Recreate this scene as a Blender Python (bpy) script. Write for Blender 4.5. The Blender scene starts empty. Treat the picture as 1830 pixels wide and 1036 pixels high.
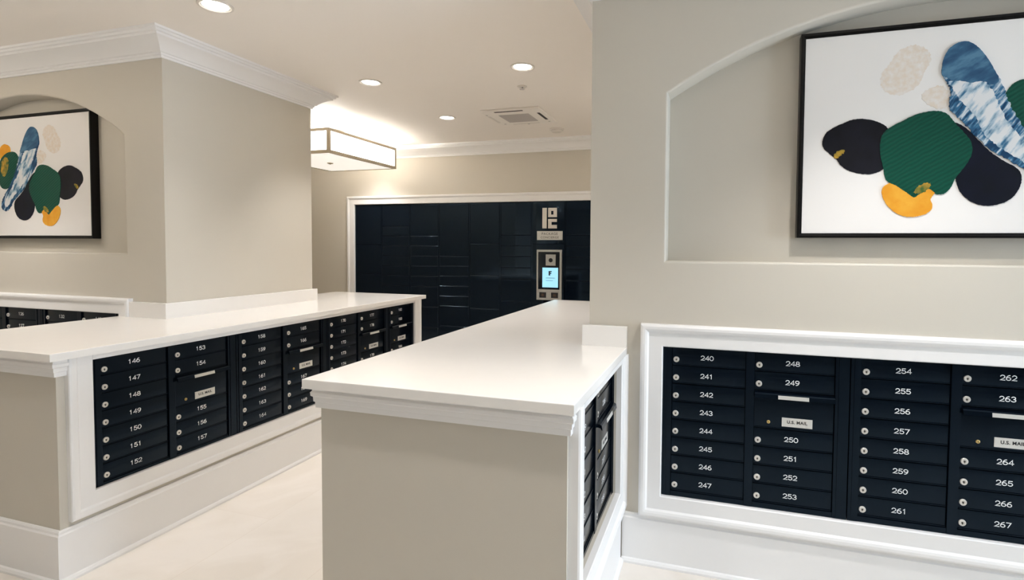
import bpy, bmesh, math, random
from mathutils import Vector, Matrix

SC = bpy.context.scene
COL = SC.collection

# ------------------------------------------------------------------ camera
CF, CCX, CCY = 959.24, 984.98, 478.62
PITCH, ROLL, YAW, CAMH = -0.0379, 0.0073, -0.2988, 1.557
_c, _s = math.cos(YAW), math.sin(YAW)
fwd = Vector((_s*math.cos(PITCH), _c*math.cos(PITCH), math.sin(PITCH)))
rgt = Vector((_c, -_s, 0)); upv = rgt.cross(fwd)
R_ = rgt*math.cos(ROLL) + upv*math.sin(ROLL)
U_ = -rgt*math.sin(ROLL) + upv*math.cos(ROLL)
cam_d = bpy.data.cameras.new('camera')
cam = bpy.data.objects.new('camera', cam_d); COL.objects.link(cam)
cam.matrix_world = Matrix(((R_.x, U_.x, -fwd.x, 0), (R_.y, U_.y, -fwd.y, 0), (R_.z, U_.z, -fwd.z, CAMH), (0, 0, 0, 1)))
cam_d.sensor_fit = 'HORIZONTAL'; cam_d.sensor_width = 36.0
cam_d.lens = CF/1830*36
cam_d.shift_x = (915-CCX)/1830
cam_d.shift_y = (CCY-518)/1830
cam_d.clip_start = 0.05
SC.camera = cam

# ------------------------------------------------------------------ world, daylight, exposure
W = bpy.data.worlds.new('World'); SC.world = W; W.use_nodes = True
W.node_tree.nodes['Background'].inputs[0].default_value = (0.68, 0.83, 1.0, 1)
W.node_tree.nodes['Background'].inputs[1].default_value = 16.5
SC.view_settings.view_transform = 'Standard'
SC.view_settings.look = 'None'
SC.view_settings.gamma = 1.0
SC.view_settings.use_curve_mapping = False
SC.view_settings.exposure = 0.23
SC.cycles.use_denoising = True
SC.cycles.max_bounces = 10
SC.cycles.diffuse_bounces = 6
SC.cycles.sample_clamp_indirect = 6.0

WIN = [(0.2, 1.25), (1.4, 2.45)]          # window spans along y in the outer wall (x = XO)
WZ0, WZ1 = 0.75, 2.45
XO = 5.0
for a, b in WIN:
    ld = bpy.data.lights.new('window_daylight', 'AREA'); ld.shape = 'RECTANGLE'
    ld.size = b-a; ld.size_y = WZ1-WZ0; ld.energy = 1.0
    lo = bpy.data.objects.new('window_daylight', ld); COL.objects.link(lo)
    lo.location = (XO+0.1, (a+b)/2, (WZ0+WZ1)/2)
    lo.rotation_euler = (math.radians(90), 0, math.radians(90))
    ld.cycles.is_portal = True
DOWNLIGHT_W = 38.0
PANEL_EMIT = 4.2

# ------------------------------------------------------------------ key dimensions
ZC = 2.915                     # ceiling
ZCB = 2.772                    # bottom of the crown moulding
YF, YB = 2.635, 3.975          # front and back planes of the two thick walls
XR, XL = -0.607, -3.473        # ends of right and left walls
XW = -7.0                      # far left wall of the room
YBACK, YREAR = 6.53, -5.0
ZT, ZS = 1.07, 1.035           # countertop top / underside
XC0, XC1 = -1.443, -0.414      # centre countertop
XL0, XL1 = -3.885, -2.80       # left countertop
YC0, YC1 = 1.594, 4.80

# ------------------------------------------------------------------ materials
def srgb(r, g, b):
    f = lambda c: (c/255/12.92) if c/255 <= 0.04045 else ((c/255+0.055)/1.055)**2.4
    return (f(r), f(g), f(b), 1)

def mat(name, col, rough=0.5, metal=0.0, tint=None, bump=0.0, bscale=200.0, var=0.0, vscale=6.0, spec=0.5, emit=None, estr=0.0):
    m = bpy.data.materials.new(name); m.use_nodes = True
    nt = m.node_tree; b = nt.nodes['Principled BSDF']
    b.inputs['Base Color'].default_value = col
    b.inputs['Roughness'].default_value = rough
    b.inputs['Metallic'].default_value = metal
    b.inputs['Specular IOR Level'].default_value = spec
    if tint: b.inputs['Specular Tint'].default_value = tint
    if emit:
        b.inputs['Emission Color'].default_value = emit
        b.inputs['Emission Strength'].default_value = estr
    tc = nt.nodes.new('ShaderNodeTexCoord')
    if bump:
        n = nt.nodes.new('ShaderNodeTexNoise'); n.inputs['Scale'].default_value = bscale
        bp = nt.nodes.new('ShaderNodeBump'); bp.inputs['Strength'].default_value = bump; bp.inputs['Distance'].default_value = 0.002
        nt.links.new(tc.outputs['Object'], n.inputs['Vector'])
        nt.links.new(n.outputs['Fac'], bp.inputs['Height']); nt.links.new(bp.outputs['Normal'], b.inputs['Normal'])
    if var:
        n = nt.nodes.new('ShaderNodeTexNoise'); n.inputs['Scale'].default_value = vscale; n.inputs['Detail'].default_value = 5
        mx = nt.nodes.new('ShaderNodeMixRGB'); mx.inputs[1].default_value = col
        mx.inputs[2].default_value = (col[0]*(1-var), col[1]*(1-var), col[2]*(1-var), 1)
        nt.links.new(tc.outputs['Object'], n.inputs['Vector'])
        nt.links.new(n.outputs['Fac'], mx.inputs[0]); nt.links.new(mx.outputs[0], b.inputs['Base Color'])
    return m

M_WALL = mat('greige_wall_paint', srgb(202, 196, 184), 0.55, bump=0.08, bscale=350)
M_TRIM = mat('white_trim_paint', srgb(238, 237, 236), 0.32, var=0.02)
M_CEIL = mat('ceiling_paint', srgb(244, 238, 231), 0.7, bump=0.05, bscale=300)
M_QUARTZ = mat('white_quartz', srgb(243, 240, 236), 0.14, var=0.03, vscale=14)
M_BLACK = mat('black_powder_coat', srgb(4, 9, 18), 0.16, spec=0.27, tint=(0.5, 0.74, 1.0, 1))
M_BLACKIN = mat('black_gap', srgb(8, 9, 12), 0.6)
M_LOCKERD = mat('dark_navy_locker_enamel', srgb(5, 11, 22), 0.08, spec=0.5, tint=(0.5, 0.74, 1.0, 1))
M_STEEL = mat('brushed_steel', srgb(222, 219, 213), 0.35, metal=0.5, var=0.1, vscale=60)
M_KEY = mat('dark_keyway', srgb(60, 56, 50), 0.5)
M_BRASS = mat('small_brass_lock', srgb(196, 170, 110), 0.35, metal=0.8)
M_NUM = mat('white_engraving', srgb(232, 233, 233), 0.6)
M_PLATE = mat('silver_plate', srgb(214, 213, 208), 0.35, metal=0.35)
M_INK = mat('black_ink', srgb(25, 25, 28), 0.6)
M_SILVER = mat('satin_silver', srgb(190, 190, 186), 0.35, metal=0.5)
M_GLASS = mat('dark_console_glass', srgb(14, 22, 32), 0.12)
M_SCREEN = mat('lit_screen', srgb(150, 205, 225), 0.3, emit=srgb(150, 212, 236), estr=0.75)
M_SCREENINK = mat('screen_ink', srgb(40, 60, 75), 0.5)
M_FRAMEB = mat('black_picture_frame', srgb(12, 10, 9), 0.35, spec=0.2)
M_CANVAS = mat('white_canvas', srgb(236, 233, 230), 0.75, bump=0.1, bscale=600)
M_DIFF = mat('glowing_white_diffuser', srgb(255, 250, 240), 0.5, emit=(1.0, 0.965, 0.91, 1), estr=PANEL_EMIT)
M_DIFFB = mat('glowing_bottom_diffuser', srgb(245, 238, 228), 0.5, emit=(1.0, 0.95, 0.88, 1), estr=0.6)
M_BRONZE = mat('bronze_metal', srgb(178, 166, 144), 0.5, metal=0.1)
M_BULB = mat('glowing_lamp', srgb(255, 250, 240), 0.5, emit=(1.0, 0.93, 0.82, 1), estr=14.0)
M_REFL = mat('bright_reflector', srgb(245, 245, 242), 0.12, metal=0.7)
M_PLASTIC = mat('white_plastic', srgb(222, 216, 208), 0.45)
M_UNIT = mat('white_unit_plastic', srgb(240, 235, 228), 0.5)
M_GRILLE = mat('grey_grille', srgb(188, 182, 178), 0.6)
M_SLOT = mat('dark_slot', srgb(40, 34, 30), 0.7)

def floor_material():
    m = bpy.data.materials.new('cream_floor_tile'); m.use_nodes = True
    nt = m.node_tree; b = nt.nodes['Principled BSDF']; L = nt.links.new
    tc = nt.nodes.new('ShaderNodeTexCoord')
    br = nt.nodes.new('ShaderNodeTexBrick')
    br.inputs['Scale'].default_value = 1.0
    br.inputs['Brick Width'].default_value = 1.2; br.inputs['Row Height'].default_value = 0.6
    br.inputs['Mortar Size'].default_value = 0.002; br.inputs['Mortar Smooth'].default_value = 0.4
    br.inputs['Color1'].default_value = srgb(231, 225, 218); br.inputs['Color2'].default_value = srgb(228, 221, 213)
    br.inputs['Mortar'].default_value = srgb(222, 214, 205)
    mp = nt.nodes.new('ShaderNodeMapping'); mp.inputs['Rotation'].default_value = (0, 0, math.radians(90))
    n = nt.nodes.new('ShaderNodeTexNoise'); n.inputs['Scale'].default_value = 1.7; n.inputs['Detail'].default_value = 8
    n.inputs['Distortion'].default_value = 1.2
    rp = nt.nodes.new('ShaderNodeValToRGB')
    rp.color_ramp.elements[0].position = 0.42; rp.color_ramp.elements[0].color = (0.93, 0.92, 0.90, 1)
    rp.color_ramp.elements[1].position = 0.60; rp.color_ramp.elements[1].color = (1, 1, 1, 1)
    mx = nt.nodes.new('ShaderNodeMixRGB'); mx.blend_type = 'MULTIPLY'; mx.inputs[0].default_value = 1
    L(tc.outputs['Object'], mp.inputs[0]); L(mp.outputs[0], br.inputs['Vector'])
    L(tc.outputs['Object'], n.inputs['Vector']); L(n.outputs['Fac'], rp.inputs[0])
    L(br.outputs['Color'], mx.inputs[1]); L(rp.outputs[0], mx.inputs[2]); L(mx.outputs[0], b.inputs['Base Color'])
    b.inputs['Roughness'].default_value = 0.3
    return m
M_FLOOR = floor_material()

def paint(name, c1, c2, scale, rough=0.45, stretch=(1, 1, 1), rot=0, lo=0.35, hi=0.65, bump=0.3, detail=6, wave=False, c3=None):
    """brushed artist's paint: noise (or combed ridges) between two or three colours"""
    m = bpy.data.materials.new(name); m.use_nodes = True
    nt = m.node_tree; b = nt.nodes['Principled BSDF']; L = nt.links.new
    tc = nt.nodes.new('ShaderNodeTexCoord'); mp = nt.nodes.new('ShaderNodeMapping')
    mp.vector_type = 'TEXTURE'
    mp.inputs['Rotation'].default_value = (0, rot, 0); mp.inputs['Scale'].default_value = stretch
    L(tc.outputs['Object'], mp.inputs[0])
    if wave:
        n = nt.nodes.new('ShaderNodeTexWave'); n.inputs['Scale'].default_value = scale
        n.inputs['Distortion'].default_value = 3.0; n.inputs['Detail'].default_value = 3; n.bands_direction = 'Z'
    else:
        n = nt.nodes.new('ShaderNodeTexNoise'); n.inputs['Scale'].default_value = scale; n.inputs['Detail'].default_value = detail
    L(mp.outputs[0], n.inputs['Vector'])
    rp = nt.nodes.new('ShaderNodeValToRGB')
    rp.color_ramp.elements[0].position = lo; rp.color_ramp.elements[0].color = c1
    rp.color_ramp.elements[1].position = hi; rp.color_ramp.elements[1].color = c2
    if c3:
        e = rp.color_ramp.elements.new((lo+hi)/2); e.color = c3
    L(n.outputs['Fac'], rp.inputs[0]); L(rp.outputs[0], b.inputs['Base Color'])
    bp = nt.nodes.new('ShaderNodeBump'); bp.inputs['Strength'].default_value = bump; bp.inputs['Distance'].default_value = 0.003
    L(n.outputs['Fac'], bp.inputs['Height']); L(bp.outputs['Normal'], b.inputs['Normal'])
    b.inputs['Roughness'].default_value = rough
    b.inputs['Specular IOR Level'].default_value = 0.18
    return m
P_BEIGE = paint('pale_beige_wash', srgb(233, 228, 223), srgb(226, 213, 198), 45, 0.75, bump=0.1, lo=0.30, hi=0.62)
P_BLACK = paint('black_paint', srgb(12, 12, 18), srgb(22, 22, 32), 9, 0.55)
P_NAVY = paint('navy_paint', srgb(4, 8, 20), srgb(10, 14, 32), 9, 0.5)
P_GREEN = paint('deep_green_paint', srgb(6, 66, 52), srgb(10, 78, 61), 19, 0.45, rot=-0.55, wave=True, lo=0.0, hi=1.0, bump=0.25)
P_ORANGE = paint('golden_orange_paint', srgb(222, 150, 40), srgb(232, 172, 62), 14, 0.5)
P_OCHRE = paint('green_ochre_smear', srgb(60, 96, 48), srgb(198, 150, 52), 22, 0.5)
P_BLUE = paint('slate_blue_paint', srgb(38, 72, 106), srgb(86, 128, 156), 9, 0.4, stretch=(1, 1, 0.35), rot=-0.5, c3=srgb(52, 92, 124))
P_WHITE = paint('white_blue_streaks', srgb(58, 108, 142), srgb(224, 225, 226), 22, 0.5, stretch=(0.6, 1, 2.0), rot=0.6, lo=0.36, hi=0.54, detail=12, c3=srgb(170, 192, 206))
P_STROKE = paint('streaky_blue_edge', srgb(24, 62, 96), srgb(205, 214, 220), 30, 0.5, stretch=(0.5, 1, 2.2), rot=0.6, lo=0.42, hi=0.64, detail=12, c3=srgb(62, 116, 152))

# ------------------------------------------------------------------ mesh helpers
def link(name, bm, mats, parent=None, smooth=None):
    me = bpy.data.meshes.new(name)
    bmesh.ops.recalc_face_normals(bm, faces=bm.faces[:])
    bm.to_mesh(me); bm.free()
    for m in (mats if isinstance(mats, (list, tuple)) else [mats]):
        me.materials.append(m)
    o = bpy.data.objects.new(name, me); COL.objects.link(o)
    if parent: o.parent = parent
    if smooth:
        for p in me.polygons: p.use_smooth = True
        me.set_sharp_from_angle(angle=math.radians(smooth))
    return o

def tag(o, label=None, cat=None, group=None, kind=None):
    if label: o['label'] = label
    if cat: o['category'] = cat
    if group: o['group'] = group
    if kind: o['kind'] = kind
    return o

def empty(name, loc, rz=0, label=None, cat=None, group=None):
    o = bpy.data.objects.new(name, None); COL.objects.link(o)
    o.location = loc; o.rotation_euler = (0, 0, rz); o.empty_display_size = 0.1
    return tag(o, label, cat, group)

def box(bm, x0, x1, y0, y1, z0, z1, bev=0.0, mi=0, seg=2):
    vs = [bm.verts.new((x, y, z)) for x in (x0, x1) for y in (y0, y1) for z in (z0, z1)]
    fs = []
    for q in ((0, 1, 3, 2), (4, 6, 7, 5), (0, 4, 5, 1), (2, 3, 7, 6), (0, 2, 6, 4), (1, 5, 7, 3)):
        f = bm.faces.new([vs[i] for i in q]); f.material_index = mi; fs.append(f)
    if bev:
        es = list({e for f in fs for e in f.edges})
        r = bmesh.ops.bevel(bm, geom=es, offset=bev, segments=seg, profile=0.7, affect='EDGES')
        for f in r['faces']: f.material_index = mi
    return fs

def mitred(path, closed):
    """right-hand offset vectors at each vertex of a 2D path"""
    n = len(path); out = []
    def nr(a, b):
        d = Vector((b[0]-a[0], b[1]-a[1])).normalized(); return Vector((d.y, -d.x))
    for i in range(n):
        if closed or 0 < i < n-1:
            n1 = nr(path[i-1], path[i]); n2 = nr(path[i], path[(i+1) % n])
            m = (n1+n2); m = m/ (m.length**2/2) if m.length > 1e-6 else n1
            out.append(m)
        elif i == 0: out.append(nr(path[0], path[1]))
        else: out.append(nr(path[-2], path[-1]))
    return out

def sweep(bm, path, prof, closed=False, mp=lambda a, b, h: (a, b, h), mi=0):
    """closed profile [(offset, height)] swept along a 2D path with mitres"""
    off = mitred(path, closed)
    rings = []
    for p, o in zip(path, off):
        rings.append([bm.verts.new(mp(p[0]+o.x*q[0], p[1]+o.y*q[0], q[1])) for q in prof])
    n, k = len(path), len(prof)
    for i in range(n if closed else n-1):
        a, b = rings[i], rings[(i+1) % n]
        for j in range(k):
            f = bm.faces.new((a[j], a[(j+1) % k], b[(j+1) % k], b[j])); f.material_index = mi
    if not closed:
        bm.faces.new(rings[0]); bm.faces.new(rings[-1][::-1])

def recessed_block(bm, a0, a1, z0, z1, T, recs, mp):
    """block a0..a1 x z0..z1, thickness T, front face at depth 0 with recesses.
    recs: list of (outline [(a,z)] counter-clockwise, depth, edge_radius). mp(a, d, z) -> world"""
    V = lambda a, d, z: bm.verts.new(mp(a, d, z))
    outer = [V(a0, 0, z0), V(a1, 0, z0), V(a1, 0, z1), V(a0, 0, z1)]
    back = [V(a0, T, z0), V(a1, T, z0), V(a1, T, z1), V(a0, T, z1)]
    edges = []
    for i in range(4):
        j = (i+1) % 4
        bm.faces.new((outer[i], outer[j], back[j], back[i]))
        edges.append(bm.edges.get((outer[i], outer[j])))
    bm.faces.new(back[::-1])
    for poly, depth, r in recs:
        off = mitred(poly, True)                       # right-hand = outward for a counter-clockwise outline
        rings = []
        steps = [0, 1, 2, 3, 4] if r else [4]
        for s in steps:
            t = s/4*math.pi/2
            o, d = (r*(1-math.sin(t)), r*(1-math.cos(t))) if r else (0, 0)
            rings.append([V(p[0]+q.x*o, d, p[1]+q.y*o) for p, q in zip(poly, off)])
        rings.append([V(p[0], depth, p[1]) for p in poly])
        n = len(poly)
        for A, B in zip(rings, rings[1:]):
            for i in range(n):
                j = (i+1) % n
                f = bm.faces.new((A[i], A[j], B[j], B[i]))
        bm.faces.new(rings[-1])
        for i in range(n):
            edges.append(bm.edges.get((rings[0][i], rings[0][(i+1) % n])))
    bmesh.ops.triangle_fill(bm, use_beauty=True, edges=edges)

def disc(bm, c, r, z, seg=28, mi=0):
    vs = [bm.verts.new((c[0]+r*math.cos(2*math.pi*i/seg), c[1]+r*math.sin(2*math.pi*i/seg), z)) for i in range(seg)]
    f = bm.faces.new(vs); f.material_index = mi; return f

def lathe(bm, prof, axis='Z', seg=28, mi=0, cap0=True, cap1=True, c=(0, 0, 0)):
    rings = []
    for r, h in prof:
        ring = []
        for i in range(seg):
            t = 2*math.pi*i/seg; a, b = r*math.cos(t), r*math.sin(t)
            p = (a, b, h) if axis == 'Z' else (a, h, b)
            ring.append(bm.verts.new((p[0]+c[0], p[1]+c[1], p[2]+c[2])))
        rings.append(ring)
    for A, B in zip(rings, rings[1:]):
        for i in range(seg):
            j = (i+1) % seg
            f = bm.faces.new((A[i], A[j], B[j], B[i])); f.material_index = mi
    if cap0: f = bm.faces.new(rings[0]); f.material_index = mi
    if cap1: f = bm.faces.new(rings[-1]); f.material_index = mi

_text = {}
def text_mesh(s, size, bold=0.0, spacing=1.0):
    """flat lettering as a mesh standing in the local xz plane, facing -y, centred"""
    key = (s, size, bold, spacing)
    if key in _text: return _text[key]
    cu = bpy.data.curves.new('lettering', 'FONT'); cu.body = s; cu.size = size
    cu.align_x = 'CENTER'; cu.align_y = 'CENTER'; cu.offset = bold; cu.space_character = spacing
    cu.extrude = 0.0003; cu.resolution_u = 4
    o = bpy.data.objects.new('lettering', cu); COL.objects.link(o)
    dg = bpy.context.evaluated_depsgraph_get()
    me = bpy.data.meshes.new_from_object(o.evaluated_get(dg))
    bpy.data.objects.remove(o); bpy.data.curves.remove(cu)
    me.transform(Matrix.Rotation(math.radians(90), 4, 'X'))
    me.name = 'lettering'; me.materials.clear()
    _text[key] = me
    return me

_cache = {}
def cached(key, fn):
    if key not in _cache: _cache[key] = fn()
    return _cache[key]
def inst(name, me, loc, parent):
    o = bpy.data.objects.new(name, me); COL.objects.link(o); o.location = loc; o.parent = parent
    return o
def mesh_of(name, bm, mats, smooth=None):
    o = link(name, bm, mats, None, smooth); me = o.data; bpy.data.objects.remove(o); return me


def arc(cx, cy, rx, ry, a0, a1, n=14):
    return [(cx+rx*math.cos(math.radians(a0+(a1-a0)*i/n)), cy+ry*math.sin(math.radians(a0+(a1-a0)*i/n))) for i in range(n+1)]
_six = [arc(.36, .29, .34, .29, 0, 360, 22), arc(.56, .32, .54, .68, 178, 88)]
DIGITS = {'0': [arc(.36, .5, .36, .5, 0, 360, 28)], '1': [[(.14, .80), (.36, 1), (.36, 0)]],
    '2': [arc(.36, .68, .33, .32, 168, -38)+[(.02, 0), (.72, 0)]],
    '3': [arc(.34, .75, .31, .25, 155, -88), arc(.34, .25, .36, .25, 88, -155)],
    '4': [[(.56, 0), (.56, 1), (0, .27), (.76, .27)]],
    '5': [[(.66, 1), (.13, 1), (.08, .55)]+arc(.35, .31, .36, .31, 130, -152)],
    '6': _six, '7': [[(0, 1), (.72, 1), (.25, 0)]],
    '8': [arc(.36, .75, .28, .25, 0, 360, 22), arc(.36, .25, .36, .25, 0, 360, 22)],
    '9': [[(.72-x, 1-y) for x, y in st] for st in _six]}
def number_mesh(txt):
    def f():
        bm = bmesh.new(); h, sx, adv, r = 0.0200, 0.0222, 0.0202, 0.00165
        x0 = -(len(txt)*adv-(adv-0.72*sx))/2
        for k, ch in enumerate(txt):
            for si, st in enumerate(DIGITS[ch]):
                p = [Vector((x0+k*adv+x*sx, (y-0.5)*h)) for x, y in st]
                loop = (p[0]-p[-1]).length < 1e-5
                if loop: p = p[:-1]
                off = mitred(p, loop); L, Rr = [], []
                for i, (c, o) in enumerate(zip(p, off)):
                    e = Vector((0, 0))
                    if not loop and i == 0: e = (p[0]-p[1]).normalized()*r*0.7
                    if not loop and i == len(p)-1: e = (p[-1]-p[-2]).normalized()*r*0.7
                    if o.length > 2: o = o.normalized()*2
                    c2 = c+e
                    L.append(bm.verts.new((c2.x+o.x*r, -0.00006*si, c2.y+o.y*r)))
                    Rr.append(bm.verts.new((c2.x-o.x*r, -0.00006*si, c2.y-o.y*r)))
                n = len(p)
                for i in range(n if loop else n-1):
                    j = (i+1) % n; bm.faces.new((L[i], L[j], Rr[j], Rr[i]))
        return mesh_of('number', bm, M_NUM)
    return cached(('num', txt), f)

def lettering(name, s, size, m, loc, parent, bold=0.0, spacing=1.0):
    me = text_mesh(s, size, bold, spacing)
    if not me.materials: me.materials.append(m)
    o = bpy.data.objects.new(name, me); COL.objects.link(o); o.location = loc; o.parent = parent
    return o

# ------------------------------------------------------------------ the setting
def slab(name, x0, x1, y0, y1, z0, z1, m):
    bm = bmesh.new(); box(bm, x0, x1, y0, y1, z0, z1)
    return tag(link(name, bm, m), kind='structure')

slab('floor', XW-0.15, XO+0.15, YREAR-0.15, YBACK+0.45, -0.1, 0, M_FLOOR)
slab('ceiling', XW-0.15, XO+0.15, YREAR-0.15, YBACK+0.45, ZC, ZC+0.12, M_CEIL)
slab('wall_rear', XW-0.15, XO+0.15, YREAR-0.15, YREAR, 0, ZC, M_WALL)
slab('wall_side', XW-0.15, XW, YREAR, YBACK+0.45, 0, ZC, M_WALL)

# outer wall with the two windows the daylight comes through
bm = bmesh.new()
ys = [YREAR] + [v for w in WIN for v in w] + [YBACK+0.45]
for i in range(len(ys)-1):
    if i % 2 == 0: box(bm, XO, XO+0.15, ys[i], ys[i+1], 0, ZC)
    else:
        box(bm, XO, XO+0.15, ys[i], ys[i+1], 0, WZ0); box(bm, XO, XO+0.15, ys[i], ys[i+1], WZ1, ZC)
tag(link('wall_outer', bm, M_WALL), kind='structure')
for k, (a, b) in enumerate(WIN):
    bm = bmesh.new()
    fr = [(a, WZ0), (b, WZ0), (b, WZ1), (a, WZ1)]
    sweep(bm, fr, [(-0.05, 0.02), (0.0, 0.02), (0.0, 0.12), (-0.05, 0.12)], True, lambda p, q, h: (XO+h, p, q))
    box(bm, XO+0.05, XO+0.09, (a+b)/2-0.02, (a+b)/2+0.02, WZ0+0.05, WZ1-0.05)
    tag(link('window_%d' % (k+1), bm, M_TRIM), kind='structure')

def arch(cx, half, zb, zs, zp, n=28):
    sag = zp-zs; R = (half*half+sag*sag)/(2*sag)
    pts = [(cx-half, zb), (cx+half, zb)]
    a = math.asin(half/R)
    for i in range(n+1):
        t = a-2*a*i/n
        pts.append((cx+R*math.sin(t), zp-R+R*math.cos(t)))
    return pts
RO0, RO1, ROB, ROT = -0.239, 1.385, 0.3548, 1.0853       # mailbox opening, right wall
LO0, LO1 = -5.509, -3.885                                # mailbox opening, left wall
NB, NS, NP = 1.4975, 2.297, 2.637
def rect(a0, a1, z0, z1): return [(a0, z0), (a1, z0), (a1, z1), (a0, z1)]
bm = bmesh.new()
recessed_block(bm, XR, XO, 0, ZC, YB-YF,
    [(arch(0.965, 1.2, NB, NS, NP), 0.13, 0.014), (rect(RO0, RO1, ROB, ROT), 0.22, 0)], lambda a, d, z: (a, YF+d, z))
tag(link('wall_right', bm, M_WALL, smooth=28), kind='structure')
bm = bmesh.new()
recessed_block(bm, XW, XL, 0, ZC, YB-YF,
    [(arch(-4.90, 1.067, NB, NS, NP), 0.13, 0.014), (rect(LO0, LO1, ROB, ROT), 0.22, 0)], lambda a, d, z: (a, YF+d, z))
tag(link('wall_left', bm, M_WALL, smooth=28), kind='structure')
# back wall with the locker opening
BO0, BO1, BOB, BOT = -4.95, -1.385, 0.11, 2.146
bm = bmesh.new()
recessed_block(bm, XW, XO, 0, ZC, 0.45, [(rect(BO0, BO1, BOB, BOT), 0.42, 0)], lambda a, d, z: (a, YBACK+d, z))
tag(link('wall_back', bm, M_WALL), kind='structure')

# crown moulding
CROWN = [(0, ZCB), (0.012, ZCB), (0.014, ZCB+0.013), (0.021, ZCB+0.016), (0.023, ZCB+0.027), (0.034, ZCB+0.031),
         (0.046, ZCB+0.046), (0.070, ZCB+0.067), (0.100, ZCB+0.086), (0.130, ZCB+0.098), (0.133, ZCB+0.110),
         (0.147, ZCB+0.114), (0.152, ZCB+0.126), (0.163, ZCB+0.129), (0.165, ZC), (0, ZC)]
for k, path in enumerate([[(XW, YF), (XL, YF), (XL, YB), (XW, YB)],
                          [(XO, YB), (XR, YB), (XR, YF), (XO, YF)],
                          [(XW, YBACK), (XO, YBACK)]]):
    bm = bmesh.new(); sweep(bm, path, CROWN)
    tag(link('trim_%d' % (k+1), bm, M_TRIM, smooth=20), kind='structure')

# baseboards
ZBB = 0.245
BASE = [(0, 0), (0.034, 0), (0.034, 0.010), (0.028, 0.020), (0.020, 0.024), (0.020, ZBB-0.022), (0.014, ZBB-0.016), (0.013, ZBB-0.006), (0.008, ZBB), (0, ZBB)]
for nm, path in (('baseboard_right', [(-0.427, YF), (XO, YF)]), ('baseboard_left', [(XW, YF), (XL0+0.05, YF)]),
                 ('baseboard_back', [(XW, YBACK), (BO0-0.13, YBACK)]), ('baseboard_outer', [(XO, YF), (XO, YREAR)]), ('baseboard_side', [(XW, YREAR), (XW, YF)])):
    bm = bmesh.new(); sweep(bm, path, BASE)
    tag(link(nm, bm, M_TRIM, smooth=25), kind='structure')

# picture-frame casing around the mailbox openings
FW = 0.107
CASE = [(0, 0), (0, 0.022), (0.004, 0.026), (0.066, 0.026), (0.070, 0.030), (0.074, 0.036), (0.084, 0.040), (0.096, 0.040), (0.104, 0.036), (FW, 0.030), (FW, 0)]
def casing(name, a0, a1, z0, z1, mp):
    bm = bmesh.new()
    sweep(bm, rect(a0, a1, z0, z1), CASE, True, mp)
    return tag(link(name, bm, M_TRIM, smooth=20), kind='structure')
casing('trim_4', RO0, RO1, ROB, ROT, lambda a, z, h: (a, YF-h, z))
casing('trim_5', LO0, LO1, ROB, ROT, lambda a, z, h: (a, YF-h, z))
bm = bmesh.new()
LCASE = [(0, 0), (0, 0.020), (0.006, 0.026), (0.075, 0.026), (0.080, 0.034), (0.088, 0.040), (0.106, 0.040), (0.115, 0.032), (0.115, 0)]
sweep(bm, rect(BO0, BO1, BOB, BOT), LCASE, True, lambda a, z, h: (a, YBACK-h, z))
tag(link('trim_6', bm, M_TRIM, smooth=20), kind='structure')

# ------------------------------------------------------------------ counters (half walls) and countertops
CORN = [(0, 0.955), (0.014, 0.955), (0.015, 0.976), (0.019, 0.979), (0.020, 0.996), (0.026, 1.001), (0.027, 1.014), (0.022, 1.020), (0.022, ZS-0.0005), (0, ZS-0.0005)]
def counter(name, body_fn, corn_path, base_path, frame_mp, frame_pts, label):
    root = empty(name, (0, 0, 0), 0, label, 'counter')
    bm = bmesh.new(); body_fn(bm); link('body', bm, M_WALL, root)
    bm = bmesh.new(); sweep(bm, corn_path, CORN); link('cornice', bm, M_TRIM, root, smooth=20)
    bm = bmesh.new(); sweep(bm, base_path, BASE); link('baseboard', bm, M_TRIM, root, smooth=25)
    bm = bmesh.new()
    a0, a1, z0, z1 = frame_pts
    if len(frame_pts) == 4:
        path = [(a0, ZS-0.001), (a0, z0), (a1, z0), (a1, ZS-0.001)]
        sweep(bm, path, CASE, False, frame_mp)
        # flat board closing the gap above the boxes
        vs = []
        hs = (0, 0.026)
        c = [frame_mp(a, z, h) for a in (a0, a1) for z in (z1, ZS-0.001) for h in hs]
        vs = [bm.verts.new(p) for p in c]
        for q in ((0, 1, 3, 2), (4, 6, 7, 5), (0, 4, 5, 1), (2, 3, 7, 6), (0, 2, 6, 4), (1, 5, 7, 3)):
            bm.faces.new([vs[i] for i in q])
    link('mailbox_surround', bm, M_TRIM, root, smooth=20)
    return root

# centre counter: mailbox face looks to +x
CBX, CEY = -0.449, 1.650
CFO = (1.772, 2.538, 0.372, 1.007)                    # opening along y, z
def centre_body(bm):
    recessed_block(bm, CEY, YF-0.001, 0, ZS-0.001, CBX+1.406,
        [(rect(CFO[0], CFO[1], CFO[2], CFO[3]), 0.2, 0)], lambda a, d, z: (CBX-d, a, z))
    box(bm, -1.406, XR-0.001, YF-0.001, 4.76, 0, ZS-0.001)
counter('mailbox_counter', centre_body,
    [(-1.406, 4.76), (-1.406, CEY), (CBX, CEY), (CBX, CFO[0]-FW)],
    [(-1.406, 4.76), (-1.406, CEY), (CBX, CEY), (CBX, YF-0.036)],
    lambda a, z, h: (CBX+h*1.1, a, z), CFO,
    'greige half-wall counter in the centre foreground, mailboxes on its right side')
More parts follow.
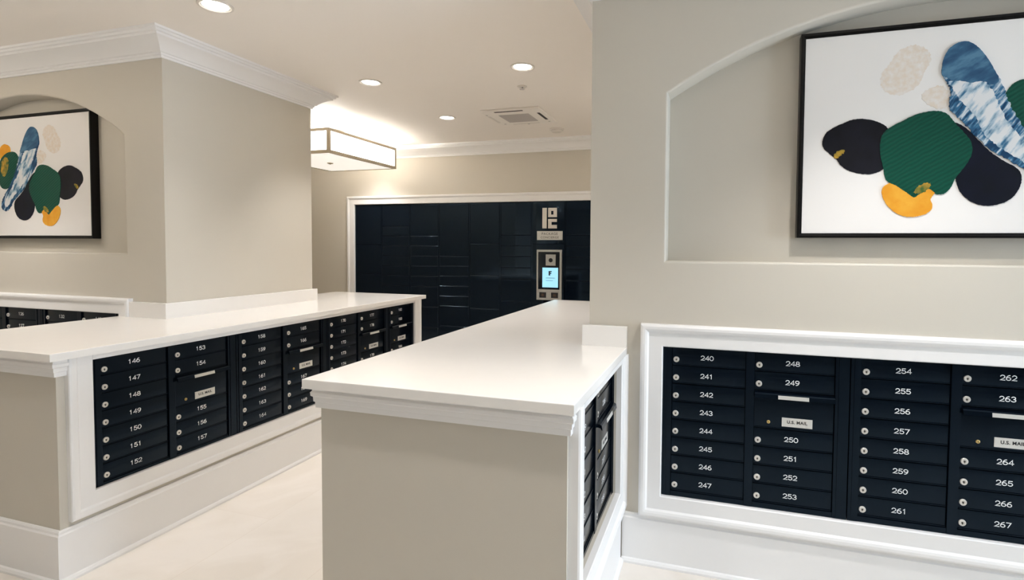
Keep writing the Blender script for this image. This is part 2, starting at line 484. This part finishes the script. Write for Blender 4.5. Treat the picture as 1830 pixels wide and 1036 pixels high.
# left counter
LBX, LEY = -2.855, 1.646
LFO = (1.788, 4.655, 0.375, 1.007)
def left_body(bm):
    recessed_block(bm, LEY, 4.775, 0, ZS-0.001, LBX-XL-0.001,
        [(rect(LFO[0], LFO[1], LFO[2], LFO[3]), 0.2, 0)], lambda a, d, z: (LBX-d, a, z))
    box(bm, -3.85, XL+0.001, LEY, YF-0.001, 0, ZS-0.001)
    box(bm, -3.85, XL+0.001, YB+0.001, 4.775, 0, ZS-0.001)
counter('mailbox_counter', left_body,
    [(-3.85, YF-0.002), (-3.85, LEY), (LBX, LEY), (LBX, LFO[0]-FW+0.004)],
    [(-3.85, YF-0.036), (-3.85, LEY), (LBX, LEY), (LBX, 4.775), (-3.85, 4.775)],
    lambda a, z, h: (LBX+h*0.75, a, z), LFO,
    'long greige half-wall counter on the left with a row of numbered mailboxes facing the aisle')

SPL = [(0, ZT), (0.029, ZT), (0.029, 1.170), (0.027, 1.172), (0, 1.172)]
def countertop(pts, spath, label):
    bm = bmesh.new()
    lo = [bm.verts.new((x, y, ZS)) for x, y in pts]; hi = [bm.verts.new((x, y, ZT)) for x, y in pts]
    bm.faces.new(lo[::-1]); top = bm.faces.new(hi)
    n = len(pts)
    for i in range(n): bm.faces.new((lo[i], lo[(i+1) % n], hi[(i+1) % n], hi[i]))
    bmesh.ops.bevel(bm, geom=list(top.edges), offset=0.003, segments=2, profile=0.6, affect='EDGES')
    root = tag(link('countertop', bm, M_QUARTZ), label, 'countertop')
    bm = bmesh.new(); sweep(bm, spath, SPL); link('backsplash', bm, M_QUARTZ, root)
    return root
g = 0.001
countertop([(XC0, YC0), (XC1, YC0), (XC1, YF-g), (XR-g, YF-g), (XR-g, YB+g), (XC1, YB+g), (XC1, YC1), (XC0, YC1)],
    [(XC1, YB+g), (XR-g, YB+g), (XR-g, YF-g), (XC1, YF-g)],
    'white quartz countertop on the centre counter, wrapping the end of the right wall')
countertop([(XL1, YC0), (XL1, YC1), (XL0, YC1), (XL0, YB+g), (XL+g, YB+g), (XL+g, YF-g), (XL0, YF-g), (XL0, YC0)][::-1],
    [(LO1+FW+0.002, YF-g), (XL+g, YF-g), (XL+g, YB+g), (XL0, YB+g)],
    'white quartz countertop on the left counter, wrapping the greige pillar')

# ------------------------------------------------------------------ mailbox units
PIT = 0.0875
DW, JW, MU = 0.336, 0.043, 0.038
def door_mesh(w, h):
    def f():
        bm = bmesh.new(); box(bm, 0.0015, w-0.0015, 0, 0.016, 0.0022, h-0.0015, 0.0022)
        box(bm, 0.004, w-0.004, -0.003, 0.004, 0.0024, 0.0062, 0.0009)            # rolled lower lip
        return mesh_of('door', bm, M_BLACK, 30)
    return cached(('door', w, h), f)
def lock_mesh():
    def f():
        bm = bmesh.new()
        lathe(bm, [(0.0138, 0.001), (0.0138, -0.004), (0.0126, -0.0055), (0.0075, -0.0055), (0.0070, -0.0040)], 'Y', 20, 0)
        lathe(bm, [(0.0040, -0.0039), (0.0040, -0.0046)], 'Y', 10, 1)
        box(bm, -0.0011, 0.0011, -0.0062, -0.0040, -0.0062, 0.0035, 0, 1)
        return mesh_of('lock', bm, [M_STEEL, M_KEY], 30)
    return cached('lock', f)
def small_lock_mesh():
    def f():
        bm = bmesh.new()
        lathe(bm, [(0.0075, 0.001), (0.0075, -0.004), (0.0060, -0.005)], 'Y', 16, 0)
        lathe(bm, [(0.0020, -0.0051), (0.0020, -0.0056)], 'Y', 8, 1)
        return mesh_of('lock', bm, [M_BRASS, M_KEY], 30)
    return cached('slock', f)
def hood_mesh(w):
    def f():
        bm = bmesh.new()
        prof = [(0.006, 0.013), (-0.017, 0.010), (-0.023, 0.005), (-0.026, -0.013), (-0.023, -0.015), (-0.017, -0.006), (0.006, 0.000)]
        A = [bm.verts.new((0.001, y, z)) for y, z in prof]; B = [bm.verts.new((w-0.001, y, z)) for y, z in prof]
        n = len(prof)
        for i in range(n): bm.faces.new((A[i], A[(i+1) % n], B[(i+1) % n], B[i]))
        bm.faces.new(A); bm.faces.new(B)
        return mesh_of('mail_slot_hood', bm, M_BLACK)
    return cached(('hood', w), f)
def label_mesh():
    def f():
        bm = bmesh.new(); vs = [bm.verts.new((x, y, z)) for x in (-0.064, 0.064) for y, z in ((-0.0234, 0.0044), (-0.0262, -0.0124), (-0.0244, 0.0046), (-0.0272, -0.0122))]
        for qd in ((0, 1, 3, 2), (4, 6, 7, 5), (0, 4, 5, 1), (2, 3, 7, 6), (0, 2, 6, 4), (1, 5, 7, 3)): bm.faces.new([vs[k] for k in qd])
        return mesh_of('label_strip', bm, M_PLATE)
    return cached('strip', f)
def plate_mesh():
    def f():
        bm = bmesh.new(); box(bm, -0.064, 0.064, -0.0022, 0.0005, -0.0205, 0.0205, 0.001)
        return mesh_of('mail_plate', bm, M_PLATE)
    return cached('plate', f)

def mailbox_unit(loc, rz, cols, H, label, group, Wd=0.812, JW=0.043):
    """cols: list of lists; an entry is a box number or 'SLOT' (two rows high). local x right, -y out, z up from the base"""
    root = empty('mailbox_unit', loc, rz, label, 'mailboxes', group)
    # case: sides, mullion, rails and back in one welded sheet-metal frame
    bm = bmesh.new()
    jr = Wd-JW-len(cols)*DW-(len(cols)-1)*MU
    rows = max(sum(2 if e == 'SLOT' else 1 for e in c) for c in cols)
    zt = H-0.004; zb = zt-rows*PIT
    box(bm, 0.002, JW, -0.006, 0.10, 0.002, H-0.002, 0.002)
    box(bm, 0.016, 0.020, -0.009, 0.0, 0.004, H-0.004, 0.0006)
    box(bm, Wd-jr, Wd-0.002, -0.006, 0.10, 0.002, H-0.002, 0.002)
    box(bm, Wd-jr+0.014, Wd-jr+0.018, -0.009, 0.0, 0.004, H-0.004, 0.0006)
    if len(cols) == 2: box(bm, JW+DW, JW+DW+MU, -0.006, 0.10, 0.002, H-0.002, 0.002)
    for k in range(len(cols)):
        x0 = JW+k*(DW+MU)
        box(bm, x0, x0+DW, -0.004, 0.10, 0.002, zb, 0.0015)
        box(bm, x0, x0+DW, -0.001, 0.10, zt, H-0.002)
    box(bm, 0.002, Wd-0.002, 0.10, 0.11, 0.002, H-0.002)
    link('frame', bm, M_BLACK, root)
    for k, c in enumerate(cols):
        x0 = JW+k*(DW+MU); z = zt
        for e in c:
            if e == 'SLOT':
                z -= 2*PIT
                d = inst('slot_door', door_mesh(DW, 2*PIT), (x0, 0.002, z), root)
                h = inst('mail_slot_hood', hood_mesh(DW), (0, -0.002, 2*PIT-0.017), d)
                s = inst('label_strip', label_mesh(), (DW*0.49, -0.002, 2*PIT-0.017), d); s['label'] = 'silver label strip'
                l = inst('lock', small_lock_mesh(), (0.064, 0, 0.031), d); l['label'] = 'small brass lock'
                p = inst('mail_plate', plate_mesh(), (DW*0.55, 0, 0.036), d); p['label'] = 'silver plate reading U.S. MAIL'
                lettering('plate_text', 'U.S. MAIL', 0.0195, M_INK, (DW*0.55, -0.0026, 0.0375), d, 0.0005, 1.08)
            else:
                z -= PIT
                d = inst('door', door_mesh(DW, PIT), (x0, 0.002, z), root)
                l = inst('lock', lock_mesh(), (0.0195, 0, 0.030), d); l['label'] = 'round silver lock'
                n = inst('number', number_mesh(str(e)), (DW*0.482, -0.0006, 0.0435), d)
                n['label'] = 'white engraved number %s' % e
    return root
S_ = 'SLOT'
def seq(a, b): return list(range(a, b+1))
GR, GL, GW = 'mailbox units in the right wall', 'mailbox units along the left counter', 'mailbox units in the left wall'
mailbox_unit((RO0, YF, ROB), 0, [seq(240, 247), [248, 249, S_]+seq(250, 253)], ROT-ROB,
    'black mailbox unit in the right wall with boxes 240 to 253', GR)
mailbox_unit((RO0+0.812, YF, ROB), 0, [seq(254, 261), [262, 263, S_]+seq(264, 267)], ROT-ROB,
    'black mailbox unit in the right wall with boxes 254 to 267', GR)
HL = LFO[3]-LFO[2]
q = math.pi/2
mailbox_unit((LBX-0.004, LFO[0], LFO[2]), q, [seq(146, 152), [153, 154, S_, 155, 156, 157]], HL,
    'black mailbox unit nearest the camera on the left counter with boxes 146 to 157', GL)
mailbox_unit((LBX-0.004, LFO[0]+0.812, LFO[2]), q, [seq(158, 164), [165, 166, S_, 167, 168, 169]], HL,
    'black mailbox unit second along the left counter with boxes 158 to 169', GL)
mailbox_unit((LBX-0.004, LFO[0]+1.624, LFO[2]), q, [seq(170, 176), [177, 178, S_, 179, 180, 181]], HL,
    'black mailbox unit third along the left counter, partly behind the centre countertop', GL)
mailbox_unit((LBX-0.004, LFO[0]+2.436, LFO[2]), q, [[182, 183, S_, 184, 185, 186]], HL,
    'narrow single-column black mailbox unit at the far end of the left counter', GL, 0.430)
mailbox_unit((CBX-0.018, CFO[0], CFO[2]), q, [seq(228, 234), [235, 236, S_, 237, 238, 239]], CFO[3]-CFO[2],
    'black mailbox unit seen at a steep angle in the right side of the centre counter', None, 0.765, 0.028)
mailbox_unit((LO0+0.812, YF, ROB), 0, [seq(132, 139), [140, 141, S_, 142, 143, 144, 145]], ROT-ROB,
    'black mailbox unit in the left wall next to the pillar, behind the left countertop', GW)
mailbox_unit((LO0, YF, ROB), 0, [seq(118, 125), [126, 127, S_, 128, 129, 130, 131]], ROT-ROB,
    'black mailbox unit in the left wall at the left edge of the photo', GW)

# ------------------------------------------------------------------ parcel lockers in the back wall
LS = [-4.948, -4.515, -4.062, -3.612, -3.155, -2.712, -2.272, -1.831, -1.387]
ZL0, ZL1 = 0.115, 2.142
def rows_of(*z): return [ZL0+0.08]+list(z)+[ZL1-0.006]
LROWS = [rows_of(0.74, 1.17, 1.58), rows_of(0.45, 0.73, 0.87, 1.01, 1.15, 1.285, 1.425, 1.566, 1.704, 1.837),
         rows_of(0.45, 0.73, 1.01, 1.15, 1.293, 1.432, 1.569, 1.704), rows_of(0.48, 0.756, 0.892, 1.028, 1.164, 1.30, 1.432),
         rows_of(0.74, 1.18, 1.60), rows_of(0.55, 0.85, 1.14, 1.293, 1.439, 1.577, 1.715),
         None, rows_of(0.5, 0.86, 1.14, 1.29, 1.439, 1.577, 1.715)]
LNAME = ['dark parcel locker column at the left end of the back wall, beside the white trim',
         'dark parcel locker column, second from the left white trim, with many shallow doors',
         'dark parcel locker column, third from the left end of the back wall',
         'dark parcel locker column in the middle of the bank, fourth from the left white trim',
         'dark parcel locker column with tall doors, fifth from the left white trim',
         'dark parcel locker column with shallow doors just left of the touchscreen column',
         'dark parcel locker column with white logo, silver sign and touchscreen console',
         'dark parcel locker column right of the touchscreen, beside the right wall edge']
locker_roots = []
for i in range(8):
    x0, x1 = LS[i]+0.001, LS[i+1]-0.001
    w = x1-x0
    root = empty('parcel_locker', (x0, YBACK, ZL0), 0, LNAME[i], 'locker', 'parcel lockers in the back wall')
    locker_roots.append(root)
    H = ZL1-ZL0
    bm = bmesh.new()
    box(bm, 0, 0.010, 0, 0.40, 0, H); box(bm, w-0.010, w, 0, 0.40, 0, H)
    box(bm, 0.010, w-0.010, 0.0, 0.40, 0, 0.078); box(bm, 0.010, w-0.010, 0, 0.40, H-0.006, H); box(bm, 0.010, w-0.010, 0.38, 0.40, 0.078, H-0.006)
    link('cabinet', bm, M_LOCKERD, root)
    if LROWS[i]:
        zz = LROWS[i]
        for a, b in zip(zz, zz[1:]):
            bm = bmesh.new(); box(bm, 0.0115, w-0.0115, -0.002, 0.02, a-ZL0+0.002, b-ZL0-0.002, 0.007, 0, 4)
            link('door', bm, M_LOCKERD, root, smooth=60)
    else:
        def K(x, y):                                  # plate of the console column, x from its left, z above the locker base
            return (-2.202+(x-230)/265*0.340-x0, 2.064-(y-65)/210*0.264-ZL0)
        for a, b in ((0.195, 0.62), (0.624, 1.60), (1.604, ZL1-0.006)):
            bm = bmesh.new(); box(bm, 0.0115, w-0.0115, -0.002, 0.02, a-ZL0, b-ZL0, 0.003)
            link('front_panel', bm, M_LOCKERD, root, smooth=30)
        def kbox(bm, xa, ya, xb, yb, d0, d1, bev=0.0, mi=0):
            (ax, az), (bx, bz) = K(xa, ya), K(xb, yb)
            box(bm, ax, bx, -d1, -d0, bz, az, bev, mi)
        bm = bmesh.new()
        kbox(bm, 285, 68, 330, 275, 0.002, 0.008)                                   # tall bar
        kbox(bm, 345, 68, 375, 162, 0.002, 0.008); kbox(bm, 400, 68, 435, 162, 0.002, 0.008)
        kbox(bm, 375, 68, 400, 98, 0.002, 0.008); kbox(bm, 375, 136, 400, 162, 0.002, 0.008)
        kbox(bm, 345, 180, 380, 275, 0.002, 0.008); kbox(bm, 380, 180, 435, 210, 0.002, 0.008); kbox(bm, 380, 240, 435, 275, 0.002, 0.008)
        o = link('logo', bm, M_PLASTIC, root); o['label'] = 'white block logo'
        bm = bmesh.new(); kbox(bm, 230, 302, 495, 392, 0.002, 0.006, 0.001)
        sg = link('sign', bm, M_PLATE, root); sg['label'] = 'silver name sign'
        cx, cz = K(362, 330); lettering('sign_text', 'PACKAGE', 0.044, M_INK, (cx, -0.0065, cz), sg, 0.0, 1.15)
        cx, cz = K(362, 367); lettering('sign_text', 'CONCIERGE', 0.040, M_INK, (cx, -0.0065, cz), sg, 0.0, 1.12)
        bm = bmesh.new()
        (ax, az), (bx, bz) = K(247, 512), K(470, 893)
        for e in ((232, 490, 247, 1000), (470, 490, 492, 1000), (247, 490, 470, 512), (247, 893, 470, 1000)):
            kbox(bm, *e, 0.002, 0.022, 0.002)
        con = link('console', bm, M_SILVER, root); con['label'] = 'silver touchscreen console'
        bm = bmesh.new(); kbox(bm, 247, 512, 470, 893, 0.002, 0.006); link('glass_panel', bm, M_GLASS, con)
        bm = bmesh.new(); kbox(bm, 325, 538, 427, 650, 0.006, 0.016, 0.002)
        (cx, cz) = K(377, 596); lathe(bm, [(0.027, -0.016), (0.027, -0.018), (0.020, -0.018), (0.018, -0.0165)], 'Y', 24, 1, c=(cx, 0, cz))
        o = link('camera_plate', bm, [M_SILVER, M_INK], con); o['label'] = 'silver camera plate with round black lens'
        bm = bmesh.new()
        kbox(bm, 290, 672, 452, 872, 0.006, 0.010, 0)
        kbox(bm, 355, 705, 372, 752, 0.010, 0.0106, 0, 1); kbox(bm, 372, 705, 388, 716, 0.010, 0.0106, 0, 1); kbox(bm, 372, 724, 384, 734, 0.010, 0.0106, 0, 1)
        kbox(bm, 325, 775, 420, 780, 0.010, 0.0104, 0, 2); kbox(bm, 325, 800, 400, 805, 0.010, 0.0104, 0, 2)
        o = link('screen', bm, [M_SCREEN, M_SCREENINK, mat('faint_screen_line', srgb(120, 170, 190), 0.4)], con); o['label'] = 'lit pale blue touchscreen'
        for xa, xb in ((263, 333), (385, 457)):
            bm = bmesh.new(); kbox(bm, xa, 922, xb, 978, 0.022, 0.026, 0.002)
            kbox(bm, xa+22, 938, xb-22, 962, 0.026, 0.0275, 0.0005, 1)
            o = link('button', bm, [M_INK, mat('brown_button_cap', srgb(72, 48, 36), 0.5)], con); o['label'] = 'dark square button'

# ------------------------------------------------------------------ the two paintings
PW, PH, PD = 1.30, 0.925, 0.055
BLOBS = [
 (P_BEIGE, [(0.323,0.695),(0.331,0.733),(0.356,0.755),(0.373,0.798),(0.415,0.832),(0.465,0.837),(0.508,0.804),(0.518,0.764),(0.494,0.719),(0.479,0.672),(0.446,0.636),(0.403,0.62),(0.36,0.628),(0.333,0.654)]),
 (P_BEIGE, [(0.48,0.623),(0.521,0.649),(0.562,0.655),(0.584,0.625),(0.585,0.577),(0.57,0.55),(0.532,0.557),(0.494,0.584)]),
 (P_ORANGE, [(0.876,0.668),(0.885,0.695),(0.911,0.71),(0.950,0.720),(0.990,0.705),(1.02,0.66),(1.01,0.61),(0.95,0.58),(0.89,0.61)]),
 (P_GREEN, [(0.764,0.533),(0.768,0.575),(0.785,0.600),(0.796,0.622),(0.818,0.648),(0.851,0.658),(0.91,0.655),(0.978,0.628),(1.02,0.57),(1.03,0.48),(1.01,0.39),(0.95,0.37),(0.88,0.40),(0.82,0.45)]),
 (P_OCHRE, [(0.90,0.60),(0.95,0.625),(0.99,0.58),(1.0,0.50),(0.96,0.46),(0.91,0.52)]),
 (P_BLACK, [(0.095,0.429),(0.108,0.475),(0.144,0.498),(0.185,0.516),(0.221,0.53),(0.261,0.531),(0.301,0.52),(0.337,0.504),(0.364,0.48),(0.366,0.396),(0.36,0.317),(0.334,0.293),(0.299,0.282),(0.254,0.285),(0.209,0.3),(0.176,0.324),(0.162,0.35),(0.133,0.377),(0.105,0.403)]),
 (P_OCHRE, [(0.145,0.374),(0.161,0.391),(0.188,0.4),(0.193,0.384),(0.175,0.373),(0.162,0.355),(0.15,0.358)]),
 (P_NAVY, [(0.592,0.5),(0.641,0.478),(0.692,0.418),(0.741,0.359),(0.79,0.32),(0.838,0.29),(0.853,0.261),(0.852,0.224),(0.834,0.178),(0.803,0.15),(0.764,0.137),(0.725,0.135),(0.684,0.148),(0.651,0.177),(0.629,0.211),(0.62,0.25),(0.606,0.298),(0.596,0.347),(0.59,0.414)]),
 (P_ORANGE, [(0.341,0.199),(0.345,0.223),(0.362,0.238),(0.40,0.25),(0.45,0.24),(0.50,0.24),(0.529,0.235),(0.548,0.233),(0.551,0.208),(0.535,0.179),(0.527,0.165),(0.538,0.145),(0.535,0.121),(0.512,0.102),(0.478,0.092),(0.44,0.09),(0.4,0.108),(0.369,0.138),(0.351,0.168)]),
 (P_GREEN, [(0.329,0.428),(0.342,0.466),(0.372,0.489),(0.415,0.511),(0.457,0.533),(0.507,0.546),(0.557,0.545),(0.587,0.525),(0.609,0.49),(0.642,0.45),(0.672,0.41),(0.678,0.353),(0.647,0.297),(0.616,0.255),(0.605,0.217),(0.581,0.188),(0.551,0.186),(0.535,0.205),(0.52,0.215),(0.505,0.200),(0.484,0.190),(0.468,0.172),(0.45,0.188),(0.43,0.205),(0.415,0.215),(0.395,0.232),(0.37,0.243),(0.352,0.263),(0.347,0.308),(0.332,0.358)]),
 (P_OCHRE, [(0.46,0.20),(0.49,0.235),(0.53,0.24),(0.525,0.215),(0.505,0.200),(0.484,0.190)]),
 (P_STROKE, [(0.553,0.694),(0.592,0.72),(0.66,0.70),(0.73,0.71),(0.746,0.696),(0.772,0.648),(0.785,0.6),(0.806,0.543),(0.835,0.485),(0.882,0.41),(0.94,0.35),(0.985,0.30),(1.0,0.25),(0.985,0.215),(0.94,0.205),(0.895,0.235),(0.87,0.28),(0.806,0.324),(0.749,0.364),(0.7,0.409),(0.658,0.468),(0.616,0.518),(0.586,0.544),(0.585,0.587),(0.592,0.615),(0.579,0.664)]),
 (P_WHITE, [(0.572,0.665),(0.61,0.672),(0.66,0.655),(0.70,0.665),(0.735,0.63),(0.752,0.58),(0.778,0.52),(0.81,0.46),(0.86,0.395),(0.92,0.325),(0.96,0.275),(0.955,0.235),(0.915,0.245),(0.87,0.305),(0.80,0.355),(0.745,0.40),(0.71,0.44),(0.69,0.50),(0.65,0.555),(0.61,0.60),(0.60,0.635)]),
 (P_BLUE, [(0.553,0.694),(0.556,0.747),(0.567,0.788),(0.59,0.819),(0.622,0.832),(0.655,0.827),(0.684,0.8),(0.713,0.76),(0.746,0.696),(0.765,0.655),(0.74,0.635),(0.715,0.655),(0.69,0.66),(0.66,0.652),(0.63,0.668),(0.60,0.665),(0.575,0.682)]),
]
def smooth_outline(p, it=2):
    for _ in range(it):
        qn = []
        for i in range(len(p)):
            a, b = Vector(p[i]), Vector(p[(i+1) % len(p)])
            qn += [tuple(a*0.75+b*0.25), tuple(a*0.25+b*0.75)]
        p = qn
    return p
def ragged(p, amp, seed):
    rnd = random.Random(seed); out = []
    for i in range(len(p)):
        a, b = Vector(p[i-1]), Vector(p[(i+1) % len(p)])
        d = b-a
        if d.length < 1e-6: continue
        d.normalize(); k = rnd.uniform(-1, 1)*amp
        out.append((p[i][0]+d.y*k, p[i][1]-d.x*k))
    return out
def painting(loc, mirror, label):
    root = empty('framed_painting', loc, 0, label, 'painting', 'abstract paintings in the arched niches')
    s = -1 if mirror else 1
    bm = bmesh.new()
    sweep(bm, [(0, 0), (PW*s, 0), (PW*s, PH), (0, PH)] if s > 0 else [(0, 0), (0, PH), (PW*s, PH), (PW*s, 0)],
          [(0, 0), (0, PD), (-0.011, PD), (-0.012, PD-0.006), (-0.020, PD-0.008), (-0.020, 0)], True, lambda a, z, h: (a, -h, z))
    link('frame', bm, M_FRAMEB, root)
    bm = bmesh.new()
    mats = [M_CANVAS]
    box(bm, min(0.021*s, (PW-0.021)*s), max(0.021*s, (PW-0.021)*s), -(PD-0.010), -0.005, 0.021, PH-0.021)
    for i, (m, pts) in enumerate(BLOBS):
        if m not in mats: mats.append(m)
        y = -(PD-0.010)-0.0004*(i+1)
        vs = [bm.verts.new((a*s, y, b)) for a, b in (ragged(smooth_outline(pts, 3), 0.0035, i) if m in (P_WHITE, P_OCHRE, P_BEIGE, P_STROKE) else ragged(smooth_outline(pts, 3), 0.0010, i))]
        f = bm.faces.new(vs); f.material_index = mats.index(m)
        r = bmesh.ops.extrude_face_region(bm, geom=[f])
        for v in r['geom']:
            if isinstance(v, bmesh.types.BMVert): v.co.y = -(PD-0.010)
    o = link('canvas', bm, mats, root); o['label'] = 'white canvas with green, black, orange and blue paint shapes'
    return root
painting((0.352, YF+0.129, 1.611), False, 'large black-framed abstract painting in the arched niche of the right wall')
painting((-4.268, YF+0.129, 1.598), True, 'black-framed abstract painting in the arched niche of the left wall, a mirrored composition')

# ------------------------------------------------------------------ ceiling things
def downlight_proto(loc, label):
    root = empty('downlight', loc, 0, label, 'ceiling light', 'recessed downlights')
    bm = bmesh.new()
    lathe(bm, [(0.092, 0.0), (0.092, -0.004), (0.080, -0.007), (0.074, -0.004), (0.074, 0.0)], 'Z', 36, 0, False, False)
    link('trim_ring', bm, M_PLASTIC, root, smooth=40)
    bm = bmesh.new()
    lathe(bm, [(0.074, -0.0035), (0.068, -0.001), (0.056, -0.0005)], 'Z', 36, 0, False, False)
    link('reflector', bm, M_REFL, root, smooth=60)
    bm = bmesh.new(); lathe(bm, [(0.068, -0.0012), (0.056, -0.0035), (0.03, -0.005), (0.005, -0.0055)], 'Z', 32)
    link('lamp', bm, M_BULB, root, smooth=60)
    return root
def light_at(x, y, watt=None, col=(1.0, 0.97, 0.945)):
    ld = bpy.data.lights.new('downlight_beam', 'SPOT'); ld.energy = watt or DOWNLIGHT_W
    ld.color = col; ld.spot_size = math.radians(98); ld.spot_blend = 0.8; ld.shadow_soft_size = 0.05
    o = bpy.data.objects.new('downlight_beam', ld); COL.objects.link(o); o.location = (x, y, ZC-0.02)
DL = [((-2.743, 2.398), 'recessed ceiling downlight in front of the left pillar crown, largest in view'),
      ((-2.768, 3.861), 'recessed ceiling downlight past the far corner of the left pillar crown'),
      ((-1.421, 3.845), 'recessed ceiling downlight nearest the right wall, above the sprinkler'),
      ((-2.736, 5.124), 'small far recessed downlight between the square fixture and the ceiling air unit')]
proto = None
for (x, y), lab in DL:
    if proto is None: proto = downlight_proto((x, y, ZC-0.0005), lab)
    else:
        r = proto.copy(); COL.objects.link(r); r.location = (x, y, ZC-0.0005); r['label'] = lab
        for ch in proto.children:
            c = ch.copy(); COL.objects.link(c); c.parent = r
    light_at(x, y, DOWNLIGHT_W*2.0 if y > 3 else None)
# unseen downlights, added to match the light; some read off shadows and glints
for x, y in ((-2.81, 1.12), (-1.455, 1.12), (-0.1, 1.12), (0.70, 1.92), (-1.35, 1.95), (-4.9, 1.75), (-4.5, 6.12)):
    r = proto.copy(); COL.objects.link(r); r.location = (x, y, ZC-0.0005)
    r['label'] = 'recessed ceiling downlight hidden behind the box fixture by the back wall' if y > 6 else 'unseen recessed ceiling downlight outside the frame'
    for ch in proto.children:
        c = ch.copy(); COL.objects.link(c); c.parent = r
    light_at(x, y, DOWNLIGHT_W*(1.1 if x == -0.1 else 0.8 if y < 1.2 else 2.6 if x == 0.70 else 1.3 if y > 6 else 2.4 if x < -4 else 0.9))

def flush_fixture(x0, x1, y0, y1, zb, zt, label, watt=120):
    root = empty('ceiling_fixture', ((x0+x1)/2, (y0+y1)/2, ZC), 0, label, 'ceiling light', 'box ceiling fixtures')
    cx, cy = (x0+x1)/2, (y0+y1)/2
    X0, X1, Y0, Y1, B, T = x0-cx, x1-cx, y0-cy, y1-cy, zb-ZC, zt-ZC
    t = 0.031
    bm = bmesh.new()
    for z in (B, T-t):
        sweep(bm, [(X0, Y0), (X1, Y0), (X1, Y1), (X0, Y1)], [(0, z), (0, z+t), (-t, z+t), (-t, z)], True)
    for x in (X0, X1-t):
        for y in (Y0, Y1-t): box(bm, x, x+t, y, y+t, B+t, T-t)
    link('metal_frame', bm, M_BRONZE, root)
    bm = bmesh.new()
    i = 0.006
    for a in ((X0+i, X1-i, Y0+i, Y0+i+0.004), (X0+i, X1-i, Y1-i-0.004, Y1-i), (X0+i, X0+i+0.004, Y0+i, Y1-i), (X1-i-0.004, X1-i, Y0+i, Y1-i)):
        box(bm, *a, B+0.004, T-0.004)
    o = link('side_diffuser', bm, M_DIFF, root); o['label'] = 'glowing white side diffuser'
    bm = bmesh.new(); box(bm, X0+t, X1-t, Y0+t, Y1-t, B+0.004, B+0.010)
    o = link('bottom_diffuser', bm, M_DIFFB, root); o['label'] = 'softly lit bottom diffuser'
    bm = bmesh.new(); lathe(bm, [(0.006, B+0.004), (0.035, B+0.002), (0.035, B-0.004), (0.012, B-0.012), (0.004, B-0.016)], 'Z', 24)
    link('finial', bm, M_BRONZE, root, smooth=50)
    bm = bmesh.new(); lathe(bm, [(0.012, T-0.01), (0.012, -0.02), (0.16, -0.02), (0.16, -0.001)], 'Z', 32)
    link('canopy', bm, M_BRONZE, root, smooth=40)
    ld = bpy.data.lights.new('fixture_lamp', 'POINT'); ld.energy = watt; ld.color = (1.0, 0.96, 0.90); ld.shadow_soft_size = 0.12
    o = bpy.data.objects.new('fixture_lamp', ld); COL.objects.link(o); o.location = (cx, cy, zb+0.10)
    return root
flush_fixture(-4.895, -3.905, 4.73, 5.97, 2.538, 2.80, 'rectangular glowing box ceiling fixture in front of the back wall, half behind the pillar')
flush_fixture(-5.6, -4.6, 0.0, 1.3, 2.538, 2.80, 'rectangular glowing box ceiling fixture outside the photo on the left', 150)
flush_fixture(0.0, 1.0, 4.7, 6.0, 2.538, 2.80, 'rectangular glowing box ceiling fixture added unseen behind the right wall', 210)  # extra fixture added out of sight to brighten the far ceiling

# cassette air unit
root = empty('ceiling_air_unit', (-1.967, 5.238, ZC), 0, 'square white cassette air conditioner with grey grille in the far ceiling', 'air conditioner')
bm = bmesh.new(); box(bm, -0.31, 0.31, -0.30, 0.30, -0.0225, -0.0005, 0.012, 0, 3); link('panel', bm, M_UNIT, root, smooth=30)
bm = bmesh.new(); box(bm, -0.175, 0.145, -0.14, 0.175, -0.026, -0.021, 0.003)
for i in range(14):
    y = -0.125+i*0.021; box(bm, -0.165, 0.135, y, y+0.006, -0.028, -0.0258)
link('grille', bm, M_GRILLE, root)
for (a, b, c, d), m, lab in (((-0.17, 0.13, -0.275, -0.245), M_SLOT, 'open dark air slot'), ((0.235, 0.265, -0.14, 0.15), M_SLOT, 'open dark air slot'),
                        ((-0.305, -0.275, -0.12, 0.17), M_PLASTIC, 'closed air vane'), ((-0.17, 0.13, 0.25, 0.28), M_PLASTIC, 'closed air vane')):
    bm = bmesh.new(); box(bm, a, b, c, d, -0.0235, -0.0205, 0.001)
    o = link('air_slot', bm, m, root); o['label'] = lab
for x, y in ((-0.29, -0.17), (-0.25, 0.235), (0.25, 0.235), (0.0, 0.29)):
    bm = bmesh.new(); lathe(bm, [(0.012, -0.022), (0.012, -0.0245), (0.006, -0.025)], 'Z', 12, c=(x, y, 0)); link('screw_cap', bm, M_GRILLE, root)
root = empty('smoke_detector', (-1.777, 5.941, ZC), 0, 'round white smoke detector on the ceiling near the back crown', 'smoke detector')
bm = bmesh.new(); lathe(bm, [(0.085, -0.0005), (0.085, -0.012), (0.078, -0.016), (0.02, -0.018)], 'Z', 32); link('base', bm, M_PLASTIC, root, smooth=40)
bm = bmesh.new(); lathe(bm, [(0.058, -0.016), (0.060, -0.030), (0.050, -0.040), (0.015, -0.043)], 'Z', 28); link('sensor_cap', bm, M_PLASTIC, root, smooth=40)
root = empty('sprinkler_head', (-1.594, 4.305, ZC), 0, 'small white sprinkler head on the ceiling between downlight and air unit', 'sprinkler')
bm = bmesh.new(); lathe(bm, [(0.042, -0.0005), (0.042, -0.005), (0.030, -0.008), (0.012, -0.008)], 'Z', 28); link('escutcheon', bm, M_PLASTIC, root, smooth=40)
bm = bmesh.new(); lathe(bm, [(0.009, -0.007), (0.009, -0.022), (0.022, -0.024), (0.022, -0.027), (0.004, -0.028)], 'Z', 20); link('deflector', bm, M_GRILLE, root, smooth=40)
